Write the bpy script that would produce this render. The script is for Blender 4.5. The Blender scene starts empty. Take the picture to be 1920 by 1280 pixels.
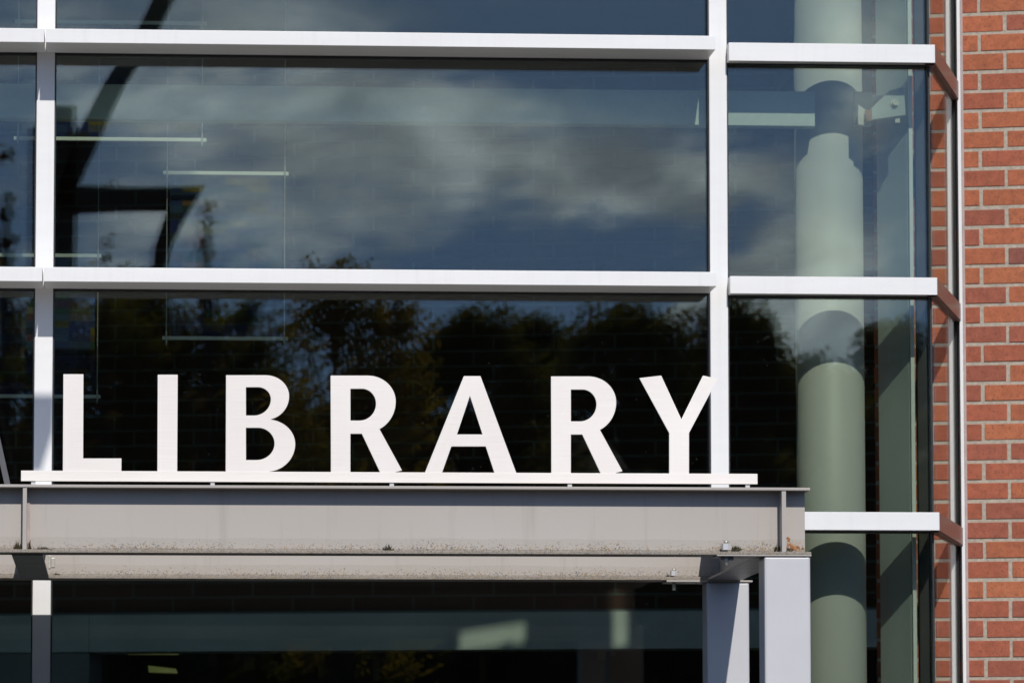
import bpy, bmesh, math, random
from mathutils import Vector, Matrix
random.seed(7)
R = math.radians
sc = bpy.context.scene
C = sc.collection

# ------------------------------------------------------------------ camera
F = 9500.0; D0 = 20.0; EYE = 1.6
YAW, PITCH, ROLL = math.atan(730/9500.), math.atan(0.1), 0.0012
CAM = Vector((0, -D0, EYE))
ROT = (Matrix.Rotation(-YAW, 3, 'Z') @ Matrix.Rotation(math.pi/2+PITCH, 3, 'X') @ Matrix.Rotation(-ROLL, 3, 'Z'))
def P(px, py, Y):
    """world point on the frontal plane y=Y that the measured picture point lies on"""
    d = ROT @ Vector((px-960, 640-py, -F))
    t = (Y-CAM.y)/d.y
    return CAM + d*t
def X(px, Y, py=640): return P(px, py, Y).x
def Z(py, Y, px=960): return P(px, py, Y).z
cam = bpy.data.objects.new('camera', bpy.data.cameras.new('camera'))
C.objects.link(cam)
cam.matrix_world = Matrix.Translation(CAM) @ ROT.to_4x4()
cam.data.sensor_width = 36; cam.data.lens = F/1920*36
cam.data.clip_start = 0.5; cam.data.clip_end = 3000
cam.data.dof.use_dof = True; cam.data.dof.focus_distance = 17.6; cam.data.dof.aperture_fstop = 9
sc.camera = cam

# ------------------------------------------------------------------ materials
def mat(name): 
    m = bpy.data.materials.new(name); m.use_nodes = True
    nt = m.node_tree; b = nt.nodes['Principled BSDF']
    return m, nt, b
def N(nt, t, **kw):
    n = nt.nodes.new(t)
    for k, v in kw.items():
        if k in n.inputs: n.inputs[k].default_value = v
        else: setattr(n, k, v)
    return n
def noise(nt, scale, detail=4, rough=.55, vec=None, mapscale=None):
    tc = N(nt, 'ShaderNodeTexCoord'); src = tc.outputs['Object']
    if mapscale:
        mp = N(nt, 'ShaderNodeMapping'); mp.inputs['Scale'].default_value = mapscale
        nt.links.new(src, mp.inputs['Vector']); src = mp.outputs[0]
    n = N(nt, 'ShaderNodeTexNoise', Scale=scale, Detail=detail, Roughness=rough)
    nt.links.new(src, n.inputs['Vector']); return n.outputs['Fac']
def ramp(nt, src, stops):
    r = N(nt, 'ShaderNodeValToRGB'); e = r.color_ramp.elements
    while len(e) < len(stops): e.new(.5)
    for el, (p, c) in zip(e, stops):
        el.position = p; el.color = (*c, 1) if len(c) == 3 else c
    nt.links.new(src, r.inputs[0]); return r.outputs[0]
def bump(nt, b, src, strength, dist=.002):
    n = N(nt, 'ShaderNodeBump', Strength=strength, Distance=dist)
    nt.links.new(src, n.inputs['Height']); nt.links.new(n.outputs[0], b.inputs['Normal'])
def mixc(nt, fac, a, b2, mode='MIX'):
    m = N(nt, 'ShaderNodeMix', data_type='RGBA', blend_type=mode)
    for sock, v in ((m.inputs[0], fac), (m.inputs[6], a), (m.inputs[7], b2)):
        if isinstance(v, (int, float)): sock.default_value = v
        elif isinstance(v, tuple): sock.default_value = (*v, 1)
        else: nt.links.new(v, sock)
    return m.outputs[2]
def math2(nt, op, a, b2=None, c=None, clamp=False):
    m = N(nt, 'ShaderNodeMath', operation=op); m.use_clamp = clamp
    for i, v in enumerate((a, b2, c)):
        if v is None: continue
        if isinstance(v, (int, float)): m.inputs[i].default_value = v
        else: nt.links.new(v, m.inputs[i])
    return m.outputs[0]
def simple(name, col, rough=.5, metal=0., var=.08, scale=6., mapscale=None, bmp=0., bs=60., spec=.5):
    m, nt, b = mat(name)
    lo = tuple(c*(1-var) for c in col); hi = tuple(min(1, c*(1+var)) for c in col)
    nt.links.new(ramp(nt, noise(nt, scale, mapscale=mapscale), [(.3, lo), (.7, hi)]), b.inputs['Base Color'])
    b.inputs['Roughness'].default_value = rough; b.inputs['Metallic'].default_value = metal
    b.inputs['Specular IOR Level'].default_value = spec
    if bmp: bump(nt, b, noise(nt, bs), bmp)
    return m
M = {}
M['white'] = simple('painted_aluminium', (.80, .79, .775), .38, 0, .025, 3., (1, 1, 6), .03, 40)
M['tube'] = simple('mullion_tube', (.55, .56, .57), .4, 0, .03)
M['bronze'] = simple('bronze_aluminium', (.26, .135, .105), .32, .25, .06, 8)  # even brown base for the return bars
M['bronze_dark'] = simple('bronze_dark', (.10, .055, .042), .5, 0, .2, 12)
M['black'] = simple('black_gasket', (.012, .012, .013), .45, 0, .3, 20)
M['grey_reveal'] = simple('grey_reveal', (.045, .048, .05), .5, 0, .15, 20, (1, 1, .1))
M['sealant'] = simple('sealant', (.42, .33, .31), .8, 0, .1, 30)
M['post'] = simple('post_paint', (.55, .545, .555), .42, 0, .03, 5, None, .04, 90)
M['col'] = simple('column_paint', (.60, .575, .575), .5, 0, .05, 2.5, (1, 1, .4), .12, 60)
M['fin'] = simple('fin_paint', (.38, .42, .43), .5, 0, .05, 6, (1, 1, .3))
M['girt'] = simple('girt_paint', (.66, .70, .68), .5, 0, .05, 60)
M['steel'] = simple('galvanised_bolt', (.50, .48, .42), .45, .6, .25, 60)
M['rust'] = simple('rust', (.30, .13, .05), .9, 0, .4, 80)
M['darksteel'] = simple('dark_steel', (.07, .06, .05), .6, .2, .2, 5)
M['moss'] = simple('moss', (.045, .035, .012), .95, 0, .6, 90)
M['rod'] = simple('rod_white', (.72, .73, .72), .4, 0, .03, 9)
M['wire'] = simple('wire', (.55, .55, .50), .4, .5, .1, 30)
M['fascia'] = simple('header_paint', (.84, .86, .83), .75, 0, .12, 3.2)
M['panelgrey'] = simple('grey_panel', (.30, .31, .31), .6, 0, .04, 2)
M['ceiling'] = simple('ceiling', (.22, .22, .21), .9, 0, .03, 2)
M['floor'] = simple('carpet', (.03, .03, .033), .95, 0, .2, 40)
M['ground'] = simple('paving', (.05, .049, .047), .85, 0, .15, 2.5, None, .3, 30)
M['card'] = simple('card', (.55, .55, .40), .8, 0, .1, 20)
M['bark'] = simple('bark', (.07, .05, .035), .95, 0, .4, 12, (1, 1, .2), .6, 20)
M['upper'] = simple('upper_cladding', (.55, .55, .54), .6, 0, .04, 2)

m = M['white']; nt = m.node_tree; b = nt.nodes['Principled BSDF']
src = b.inputs['Base Color'].links[0].from_socket
stk = ramp(nt, noise(nt, 1, 6, .65, mapscale=(34, 34, .9)), [(.52, (0, 0, 0)), (.78, (1, 1, 1))])
spt = math2(nt, 'GREATER_THAN', noise(nt, 160, 2, .5), .74)
c_ = mixc(nt, math2(nt, 'MULTIPLY', stk, .16), src, (.52, .50, .46))
nt.links.new(mixc(nt, math2(nt, 'MULTIPLY', spt, .35), c_, (.40, .38, .34)), b.inputs['Base Color'])
# brushed letters
m, nt, b = mat('brushed_metal')
br = math2(nt, 'ADD', math2(nt, 'MULTIPLY', noise(nt, 5, 6, .6, mapscale=(1.5, 1, 130)), .5), math2(nt, 'MULTIPLY', noise(nt, 1.6, 2), .5))
nt.links.new(ramp(nt, br, [(.3, (.74, .685, .63)), (.7, (.93, .875, .82))]), b.inputs['Base Color'])
b.inputs['Metallic'].default_value = .12; b.inputs['Roughness'].default_value = .5
bump(nt, b, br, .10, .001)
M['letter'] = m

# weathered beam paint : grime band with specks along the foot of the web, streaks, rust by the end
def beam_mat(name, zfoot, band, rust=None):
    m, nt, b = mat(name)
    g = N(nt, 'ShaderNodeNewGeometry'); s = N(nt, 'ShaderNodeSeparateXYZ')
    nt.links.new(g.outputs['Position'], s.inputs[0])
    base = ramp(nt, noise(nt, 1.3, 3), [(.3, (.42, .375, .335)), (.7, (.445, .41, .375))])
    h = math2(nt, 'DIVIDE', math2(nt, 'SUBTRACT', s.outputs[2], zfoot), band)   # 0 at foot, 1 at top of grime
    inv = math2(nt, 'SUBTRACT', 1., h, clamp=True)
    wav = math2(nt, 'MULTIPLY', noise(nt, 4, 5), .9)
    edge = math2(nt, 'GREATER_THAN', math2(nt, 'ADD', inv, math2(nt, 'MULTIPLY', wav, .35)), .52)
    c1 = mixc(nt, math2(nt, 'MULTIPLY', edge, .5), base, (.36, .325, .285))
    sp = noise(nt, 190, 4, .75)
    cl = noise(nt, 5, 4, .65)
    thr = math2(nt, 'SUBTRACT', .86, math2(nt, 'ADD', math2(nt, 'MULTIPLY', inv, .235), math2(nt, 'MULTIPLY', cl, .22)))
    spk = math2(nt, 'MULTIPLY', math2(nt, 'GREATER_THAN', sp, thr), math2(nt, 'GREATER_THAN', inv, .05))
    spc = ramp(nt, noise(nt, 45, 2), [(.4, (.07, .055, .04)), (.62, (.26, .17, .06))])
    c2 = mixc(nt, math2(nt, 'MULTIPLY', spk, .8), c1, spc)
    pit = math2(nt, 'GREATER_THAN', noise(nt, 210, 2, .5), .755)
    c3 = mixc(nt, math2(nt, 'MULTIPLY', pit, .5), c2, (.2, .19, .18))
    drip = ramp(nt, noise(nt, 1, 5, .6, mapscale=(26, 1, 1.6)), [(.56, (0, 0, 0)), (.74, (1, 1, 1))])
    c3 = mixc(nt, math2(nt, 'MULTIPLY', drip, .40), c3, (.30, .27, .235))
    if rust:
        dx = math2(nt, 'MULTIPLY', math2(nt, 'SUBTRACT', s.outputs[0], rust[0]), 1/.045); dz_ = math2(nt, 'MULTIPLY', math2(nt, 'SUBTRACT', s.outputs[2], rust[1]), 1/.028)
        e_ = math2(nt, 'EXPONENT', math2(nt, 'MULTIPLY', math2(nt, 'ADD', math2(nt, 'POWER', dx, 2.), math2(nt, 'POWER', dz_, 2.)), -1.))
        rm = math2(nt, 'GREATER_THAN', math2(nt, 'ADD', math2(nt, 'MULTIPLY', e_, .35), noise(nt, 55, 5, .7)), .80)
        c3 = mixc(nt, math2(nt, 'MULTIPLY', rm, .75), c3, (.42, .22, .10))
    foot = math2(nt, 'GREATER_THAN', inv, .93)
    c3 = mixc(nt, math2(nt, 'MULTIPLY', foot, math2(nt, 'MULTIPLY', noise(nt, 60, 3), .9)), c3, (.16, .13, .095))
    nt.links.new(c3, b.inputs['Base Color'])
    b.inputs['Roughness'].default_value = .5
    bump(nt, b, noise(nt, 120, 4), .12, .001)
    return m

# glass : smooth reflecting surfaces, green-tinted transparency
def glass(name, tint, graze=.93):
    m, nt, b = mat(name); nt.nodes.remove(b)
    out = nt.nodes['Material Output']
    lw = N(nt, 'ShaderNodeLayerWeight', Blend=.5)
    f5 = math2(nt, 'POWER', lw.outputs['Facing'], 5.)
    fac = math2(nt, 'ADD', .042, math2(nt, 'MULTIPLY', f5, graze))
    bmp_ = N(nt, 'ShaderNodeBump', Strength=1., Distance=.00006); nt.links.new(noise(nt, 1.1, 1, .3), bmp_.inputs['Height'])
    gl = N(nt, 'ShaderNodeBsdfGlossy', Roughness=0.); nt.links.new(bmp_.outputs[0], gl.inputs['Normal']); gl.inputs['Color'].default_value = (1, 1, 1, 1)
    tr = N(nt, 'ShaderNodeBsdfTransparent'); tr.inputs['Color'].default_value = (*tint, 1)
    mx = N(nt, 'ShaderNodeMixShader')
    nt.links.new(fac, mx.inputs[0]); nt.links.new(tr.outputs[0], mx.inputs[1]); nt.links.new(gl.outputs[0], mx.inputs[2])
    # faint dust specks on the sheet
    d = N(nt, 'ShaderNodeBsdfDiffuse'); d.inputs['Color'].default_value = (.5, .5, .45, 1)
    sp = math2(nt, 'GREATER_THAN', noise(nt, 95, 2, .5), .765)
    mx2 = N(nt, 'ShaderNodeMixShader')
    nt.links.new(math2(nt, 'MULTIPLY', sp, .10), mx2.inputs[0])
    nt.links.new(mx.outputs[0], mx2.inputs[1]); nt.links.new(d.outputs[0], mx2.inputs[2])
    nt.links.new(mx2.outputs[0], out.inputs['Surface'])
    return m
M['glass'] = glass('window_glass', (.885, .909, .876))
M['tinted'] = glass('tinted_glass', (.62, .66, .62))
M['glass_side'] = glass('side_glass', (.955, .96, .945), .25)

# sheer woven cloth in blocks of colour
m, nt, b = mat('woven_cloth')
tc = N(nt, 'ShaderNodeTexCoord'); mp = N(nt, 'ShaderNodeMapping'); mp.inputs['Scale'].default_value = (11, 1, 34)
nt.links.new(tc.outputs['Object'], mp.inputs[0])
sn = N(nt, 'ShaderNodeVectorMath', operation='FLOOR'); nt.links.new(mp.outputs[0], sn.inputs[0])
wn = N(nt, 'ShaderNodeTexWhiteNoise', noise_dimensions='3D'); nt.links.new(sn.outputs[0], wn.inputs['Vector'])
colr = ramp(nt, wn.outputs['Value'], [(0, (.015, .03, .16)), (.3, (.02, .03, .03)), (.45, (.30, .22, .03)), (.58, (.04, .09, .22)), (.75, (.03, .09, .04)), (.9, (.18, .07, .04))])
for n_ in nt.nodes:
    if n_.type == 'VALTORGB': n_.color_ramp.interpolation = 'CONSTANT'
thread = N(nt, 'ShaderNodeTexWave', Scale=40., bands_direction='Z'); nt.links.new(tc.outputs['Object'], thread.inputs[0])
nt.links.new(mixc(nt, math2(nt, 'MULTIPLY', thread.outputs['Fac'], .4), colr, (.01, .01, .01)), b.inputs['Base Color'])
b.inputs['Roughness'].default_value = .9
tr = N(nt, 'ShaderNodeBsdfTransparent'); mx = N(nt, 'ShaderNodeMixShader', Fac=.29)
nt.links.new(tr.outputs[0], mx.inputs[1]); nt.links.new(b.outputs[0], mx.inputs[2])
nt.links.new(mx.outputs[0], nt.nodes['Material Output'].inputs[0])
M['cloth'] = m

# face brick (colour per brick stored on the mesh) and mortar
m, nt, b = mat('face_brick')
at = N(nt, 'ShaderNodeAttribute', attribute_name='brickcol')
r1 = mixc(nt, ramp(nt, noise(nt, 30, 5, .65), [(.3, (0, 0, 0)), (.75, (1, 1, 1))]), at.outputs['Color'], mixc(nt, 1., at.outputs['Color'], (.62, .60, .62), 'MULTIPLY'))
spk = math2(nt, 'GREATER_THAN', noise(nt, 170, 4, .65, mapscale=(1, 1, .6)), .595)
r2 = mixc(nt, math2(nt, 'MULTIPLY', spk, .6), r1, (.10, .045, .03))
sp2 = math2(nt, 'GREATER_THAN', noise(nt, 330, 2, .5), .735)
r3 = mixc(nt, math2(nt, 'MULTIPLY', sp2, .5), r2, (.62, .38, .28))
nt.links.new(r3, b.inputs['Base Color']); b.inputs['Roughness'].default_value = .85
bump(nt, b, noise(nt, 170, 5, .7), .5, .002)
M['brick'] = m
M['mortar'] = simple('mortar', (.43, .375, .305), .95, 0, .22, 60, None, .8, 150)

# inner brick (node pattern, long units in third bond)
def inner_brick(u, v):
    m, nt, b = mat('inner_brick')
    tc = N(nt, 'ShaderNodeTexCoord'); s = N(nt, 'ShaderNodeSeparateXYZ'); cx = N(nt, 'ShaderNodeCombineXYZ')
    nt.links.new(tc.outputs['Object'], s.inputs[0]); nt.links.new(s.outputs[0], cx.inputs[0]); nt.links.new(s.outputs[2], cx.inputs[1])
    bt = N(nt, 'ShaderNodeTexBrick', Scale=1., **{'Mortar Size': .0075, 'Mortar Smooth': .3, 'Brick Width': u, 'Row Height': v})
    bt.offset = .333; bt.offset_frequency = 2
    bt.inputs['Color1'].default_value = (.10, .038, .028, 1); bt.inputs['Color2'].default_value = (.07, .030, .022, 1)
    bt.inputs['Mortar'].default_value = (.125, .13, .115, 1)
    nt.links.new(cx.outputs[0], bt.inputs['Vector'])
    nt.links.new(bt.outputs[0], b.inputs['Base Color']); b.inputs['Roughness'].default_value = .9
    return m

def leaf_mat(name, a, c):
    m, nt, b = mat(name)
    nt.links.new(ramp(nt, noise(nt, 1.2, 3), [(.35, a), (.65, c)]), b.inputs['Base Color'])
    b.inputs['Roughness'].default_value = .7
    tl = N(nt, 'ShaderNodeBsdfTranslucent'); tl.inputs['Color'].default_value = (c[0]*1.2, c[1]*1.2, c[2]*.6, 1)
    mx = N(nt, 'ShaderNodeMixShader', Fac=.45)
    nt.links.new(b.outputs[0], mx.inputs[1]); nt.links.new(tl.outputs[0], mx.inputs[2])
    nt.links.new(mx.outputs[0], nt.nodes['Material Output'].inputs[0])
    return m
M['leaf_a'] = leaf_mat('leaf_dark', (.055, .065, .02), (.14, .125, .032))
M['leaf_b'] = leaf_mat('leaf_olive', (.10, .11, .03), (.26, .18, .04))
M['leaf_c'] = leaf_mat('leaf_red', (.13, .07, .045), (.16, .11, .06))

# ------------------------------------------------------------------ mesh helpers
class MB:
    def __init__(s): s.bm = bmesh.new()
    def hexa(s, pts, bevel=0, seg=2):
        """8 points: bottom 4 (ccw) then top 4"""
        vs = [s.bm.verts.new(p) for p in pts]
        fs = [s.bm.faces.new([vs[i] for i in f]) for f in ((3,2,1,0),(4,5,6,7),(0,1,5,4),(1,2,6,5),(2,3,7,6),(3,0,4,7))]
        if bevel:
            es = list({e for f in fs for e in f.edges})
            bmesh.ops.bevel(s.bm, geom=es, offset=bevel, segments=seg, profile=.7, affect='EDGES')
        return s
    def box(s, x0, x1, y0, y1, z0, z1, bevel=0, seg=2):
        x0, x1 = sorted((x0, x1)); y0, y1 = sorted((y0, y1)); z0, z1 = sorted((z0, z1))
        return s.hexa([(x0,y0,z0),(x1,y0,z0),(x1,y1,z0),(x0,y1,z0),(x0,y0,z1),(x1,y0,z1),(x1,y1,z1),(x0,y1,z1)], bevel, seg)
    def obox(s, o, u, a0, a1, b0, b1, z0, z1, bevel=0):
        """box along a horizontal direction u from origin o; b is across (left of u)"""
        o = Vector((o[0], o[1], 0)); u = Vector((u[0], u[1], 0)).normalized(); n = Vector((-u.y, u.x, 0))
        q = lambda a, b_, z: o + u*a + n*b_ + Vector((0, 0, z))
        a0, a1 = sorted((a0, a1)); b0, b1 = sorted((b0, b1))
        return s.hexa([q(a0,b0,z0),q(a1,b0,z0),q(a1,b1,z0),q(a0,b1,z0),q(a0,b0,z1),q(a1,b0,z1),q(a1,b1,z1),q(a0,b1,z1)], bevel)
    def prism(s, pts, depth):
        """closed outline in 3-D (frontal), pushed back by depth in y"""
        a = [s.bm.verts.new(p) for p in pts]; c = [s.bm.verts.new((p[0], p[1]+depth, p[2])) for p in pts]
        n = len(pts)
        s.bm.faces.new(a); s.bm.faces.new(c[::-1])
        for i in range(n): s.bm.faces.new((a[(i+1) % n], a[i], c[i], c[(i+1) % n]))
        return s
    def tube(s, p, q, r0, r1=None, seg=12, caps=True):
        p, q = Vector(p), Vector(q); r1 = r0 if r1 is None else r1
        d = (q-p).normalized(); a = d.orthogonal().normalized(); b_ = d.cross(a)
        A, B = [], []
        for i in range(seg):
            t = 2*math.pi*i/seg; o = a*math.cos(t)+b_*math.sin(t)
            A.append(s.bm.verts.new(p+o*r0)); B.append(s.bm.verts.new(q+o*r1))
        for i in range(seg):
            j = (i+1) % seg; s.bm.faces.new((A[i], A[j], B[j], B[i])).smooth = seg > 8
        if caps: s.bm.faces.new(A[::-1]); s.bm.faces.new(B)
        return s
    def ball(s, c, r, sub=2, squash=(1, 1, 1), jit=0):
        g = bmesh.ops.create_icosphere(s.bm, subdivisions=sub, radius=1)
        for v in g['verts']:
            k = 1+random.uniform(-jit, jit)
            v.co = Vector(c)+Vector((v.co.x*r*squash[0]*k, v.co.y*r*squash[1]*k, v.co.z*r*squash[2]*k))
        return s
    def build(s, name, material, parent=None, recalc=True):
        if recalc: bmesh.ops.recalc_face_normals(s.bm, faces=s.bm.faces[:])
        me = bpy.data.meshes.new(name)
        if parent is not None:
            off = Vector((0, 0, 0)); q = parent
            while q is not None: off += q.location; q = q.parent
            for v in s.bm.verts: v.co -= off
        s.bm.to_mesh(me); s.bm.free()
        o = bpy.data.objects.new(name, me); C.objects.link(o)
        me.materials.append(material)
        if parent is not None: o.parent = parent
        return o
def tag(o, label=None, cat=None, group=None, kind=None):
    if label: o['label'] = label
    if cat: o['category'] = cat
    if group: o['group'] = group
    if kind: o['kind'] = kind
    return o
def thing(name, label, cat, loc, group=None):
    o = bpy.data.objects.new(name, None); C.objects.link(o); o.location = loc
    o.empty_display_size = .1
    return tag(o, label, cat, group)
def recentre(o):
    """move a single-mesh thing's origin to the foot of its bounds"""
    vs = o.data.vertices
    lo = Vector([min(v.co[i] for v in vs) for i in range(3)]); hi = Vector([max(v.co[i] for v in vs) for i in range(3)])
    c = Vector(((lo.x+hi.x)/2, (lo.y+hi.y)/2, lo.z))
    for v in vs: v.co -= c
    o.location = c
    return o

# ------------------------------------------------------------------ sun and sky
AZ, EL = R(6.0), math.atan(.74*math.cos(R(6.0)))
sdir = Vector((math.sin(AZ)*math.cos(EL), -math.cos(AZ)*math.cos(EL), math.sin(EL)))   # towards the sun
sun = bpy.data.objects.new('sun', bpy.data.lights.new('sun', 'SUN')); C.objects.link(sun)
sun.data.energy = 3.4; sun.data.angle = R(.53); sun.data.color = (1, .965, .92)
sun.rotation_euler = sdir.to_track_quat('Z', 'Y').to_euler(); sun.location = (5, -30, 30)

w = bpy.data.worlds.new('World'); sc.world = w; w.use_nodes = True
nt = w.node_tree; bg = nt.nodes['Background']
tc = N(nt, 'ShaderNodeTexCoord'); sx = N(nt, 'ShaderNodeSeparateXYZ'); nt.links.new(tc.outputs['Generated'], sx.inputs[0])
sky = N(nt, 'ShaderNodeTexSky', sky_type='NISHITA', sun_disc=False, sun_elevation=EL, sun_rotation=math.pi-AZ, altitude=100, air_density=1.0, dust_density=.3, ozone_density=2.0)
zz = math2(nt, 'ADD', math2(nt, 'ABSOLUTE', sx.outputs[2]), .22)
cv = N(nt, 'ShaderNodeCombineXYZ'); nt.links.new(sx.outputs[0], cv.inputs[0]); nt.links.new(sx.outputs[1], cv.inputs[1]); nt.links.new(zz, cv.inputs[2])
nv = N(nt, 'ShaderNodeVectorMath', operation='NORMALIZE'); nt.links.new(cv.outputs[0], nv.inputs[0]); nt.links.new(nv.outputs[0], sky.inputs['Vector'])
# clouds live in direction space: u = sideways, v = height above the horizon, both as slopes
ay = math2(nt, 'MAXIMUM', math2(nt, 'ABSOLUTE', sx.outputs[1]), .02)
u = math2(nt, 'DIVIDE', sx.outputs[0], ay); v = math2(nt, 'DIVIDE', sx.outputs[2], ay)
cc = N(nt, 'ShaderNodeCombineXYZ'); nt.links.new(u, cc.inputs[0]); nt.links.new(math2(nt, 'MULTIPLY', v, 1.5), cc.inputs[1]); nt.links.new(math2(nt, 'MULTIPLY', sx.outputs[1], .3), cc.inputs[2])
def wn_(scale, detail, rough, dist=0.):
    n = N(nt, 'ShaderNodeTexNoise', Scale=scale, Detail=detail, Roughness=rough, Distortion=dist); nt.links.new(cc.outputs[0], n.inputs['Vector']); return n.outputs['Fac']
n1 = wn_(20, 10, .62, .9); n2 = wn_(75, 8, .6, .5)
warpu = math2(nt, 'ADD', u, math2(nt, 'MULTIPLY', math2(nt, 'SUBTRACT', n1, .5), .03))
warpv = math2(nt, 'ADD', v, math2(nt, 'MULTIPLY', math2(nt, 'SUBTRACT', n2, .5), .02))
def blob(px, py, rx, ry, amp):
    u0, v0 = (px-230)/9500, (1590-py)/9500
    a = math2(nt, 'POWER', math2(nt, 'DIVIDE', math2(nt, 'SUBTRACT', warpu, u0), rx/9500), 2.)
    b_ = math2(nt, 'POWER', math2(nt, 'DIVIDE', math2(nt, 'SUBTRACT', warpv, v0), ry/9500), 2.)
    e = math2(nt, 'EXPONENT', math2(nt, 'MULTIPLY', math2(nt, 'ADD', a, b_), -1.))
    return math2(nt, 'MULTIPLY', e, amp)
BL = [(300,260,260,240,.30),(620,250,230,190,.42),(760,210,130,120,.20),(930,270,230,130,.62),(1180,310,200,80,.62),(1400,330,130,60,.62),(480,30,240,110,.36),(120,60,200,120,.26),
      (1440,500,110,50,.95),(1570,460,110,90,.75),(1600,640,80,70,.85),(1480,600,80,60,.70),(1310,590,50,40,.85),(1670,50,90,80,.70),(1640,190,80,70,.55),(650,430,260,60,.22),(980,350,80,40,-.12),(1150,60,260,70,-.45),(1420,100,120,110,-.35),(1060,470,300,45,-.12),(900,590,400,40,-.15),(220,440,160,80,.22)]
rot = N(nt, 'ShaderNodeMapping'); rot.inputs['Rotation'].default_value = (0, 0, R(-32)); rot.inputs['Scale'].default_value = (38, 120, 40)
nt.links.new(cc.outputs[0], rot.inputs['Vector'])
n3_ = N(nt, 'ShaderNodeTexNoise', Scale=1., Detail=9, Roughness=.62, Distortion=1.1); nt.links.new(rot.outputs[0], n3_.inputs['Vector'])
cov = math2(nt, 'ADD', math2(nt, 'ADD', math2(nt, 'MULTIPLY', n1, .80), math2(nt, 'MULTIPLY', n2, .36)), math2(nt, 'MULTIPLY', math2(nt, 'SUBTRACT', n3_.outputs['Fac'], .5), .95))
for b_ in BL: cov = math2(nt, 'ADD', cov, blob(*b_))
f = N(nt, 'ShaderNodeMapRange', interpolation_type='SMOOTHSTEP'); f.inputs['From Min'].default_value = .56; f.inputs['From Max'].default_value = 1.30
nt.links.new(cov, f.inputs['Value'])
shade = ramp(nt, wn_(30, 8, .6, .6), [(.38, (6.6, 7.8, 9.2)), (.62, (17.0, 19.3, 21.0))])
up = N(nt, 'ShaderNodeMapRange'); up.inputs['From Min'].default_value = -.02; up.inputs['From Max'].default_value = .0
nt.links.new(sx.outputs[2], up.inputs['Value'])
hz = N(nt, 'ShaderNodeMapRange'); hz.inputs['From Min'].default_value = .2; hz.inputs['From Max'].default_value = .6
nt.links.new(sx.outputs[2], hz.inputs['Value'])
skyt = mixc(nt, 1., sky.outputs[0], mixc(nt, hz.outputs[0], (.60, .80, 1.05), (1.25, 1.05, .85)), 'MULTIPLY')
mixn = mixc(nt, math2(nt, 'MULTIPLY', f.outputs[0], .9), skyt, shade)
nt.links.new(mixn, bg.inputs['Color']); bg.inputs['Strength'].default_value = .11

# ------------------------------------------------------------------ setting: ground
g = MB().box(-400, 400, -500, 300, -.3, 0).build('ground', M['ground']); tag(g, kind='structure')

# ------------------------------------------------------------------ frames of reference
YS = -.26          # outer edge of the big sunshades
YB = -.066         # outer face of the slim bars of the end bay
ML = (X(66.8, 0, 450), X(100.3, 0, 450))    # left mullion
MR = (X(1331.3, 0, 450), X(1364.3, 0, 450)) # right mullion
# sunshade levels (z bottom, z top)
lv_main = [(Z(86.3, YS, 700), Z(60.7, YS, 700)), (Z(531.8, YS, 700), Z(505.2, YS, 700))]
dz = lv_main[0][0]-lv_main[1][0]; hh = .054
lv_main.append((lv_main[1][0]-dz, lv_main[1][0]-dz+hh)); lv_main.insert(0, (lv_main[0][0]+dz, lv_main[0][0]+dz+hh))
lv_main.append((lv_main[3][0]-dz, lv_main[3][0]-dz+hh)); lv_main.append((lv_main[4][0]-dz, lv_main[4][0]-dz+hh))
lv_end = [(Z(116, YB, 1560), Z(82.2, YB, 1560)), (Z(551.3, YB, 1560), Z(519, YB, 1560)), (Z(993.2, YB, 1640), Z(959.5, YB, 1640))]
de = lv_end[0][0]-lv_end[1][0]
lv_end.insert(0, (lv_end[0][0]+de, lv_end[0][1]+de)); lv_end.append((lv_end[3][0]-de, lv_end[3][1]-de)); lv_end.append((lv_end[4][0]-de, lv_end[4][1]-de))
XCOR = X(1757.5, YB, 560)                # outer corner of end bay
YR = .92                                 # where the return meets the brick
XR = X(1803.0, YR, 640)
C0 = Vector((XCOR, YB, 0)); C1 = Vector((XR, YR, 0)); ru = (C1-C0).normalized(); rl = (C1-C0).length
WANG = R(16.5)
wu = Vector((math.cos(WANG), -math.sin(WANG), 0))    # brick wall runs right and towards the camera
TOPZ = lv_main[0][1]; BOTZ = .05
XL = -6.2                                 # far left end of the facade
MULX = [ML, MR]
step = MR[0]-ML[0]
allm = [(ML[0]-step*k, ML[1]-step*k) for k in (2, 1)] + MULX

# ------------------------------------------------------------------ glass curtain wall
cw = thing('curtain_wall', 'white framed glass curtain wall with deep sunshade ledges behind the canopy and sign', 'window wall', (1, 0, 0))
for i, (a, b_) in enumerate(allm):
    mb = MB(); mb.box(a, b_, 0, .028, BOTZ, TOPZ+.3, .0015)
    o = mb.build('mullion', M['white'], cw)
    MB().box(a+.012, b_-.012, .062, .17, BOTZ, TOPZ+.3).build('back_tube', M['tube'], o)
    for s_, e in ((-1, a), (1, b_)):
        MB().box(e, e+s_*.006, .006, .07, BOTZ, TOPZ+.3).build('gasket', M['black'], o)
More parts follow.
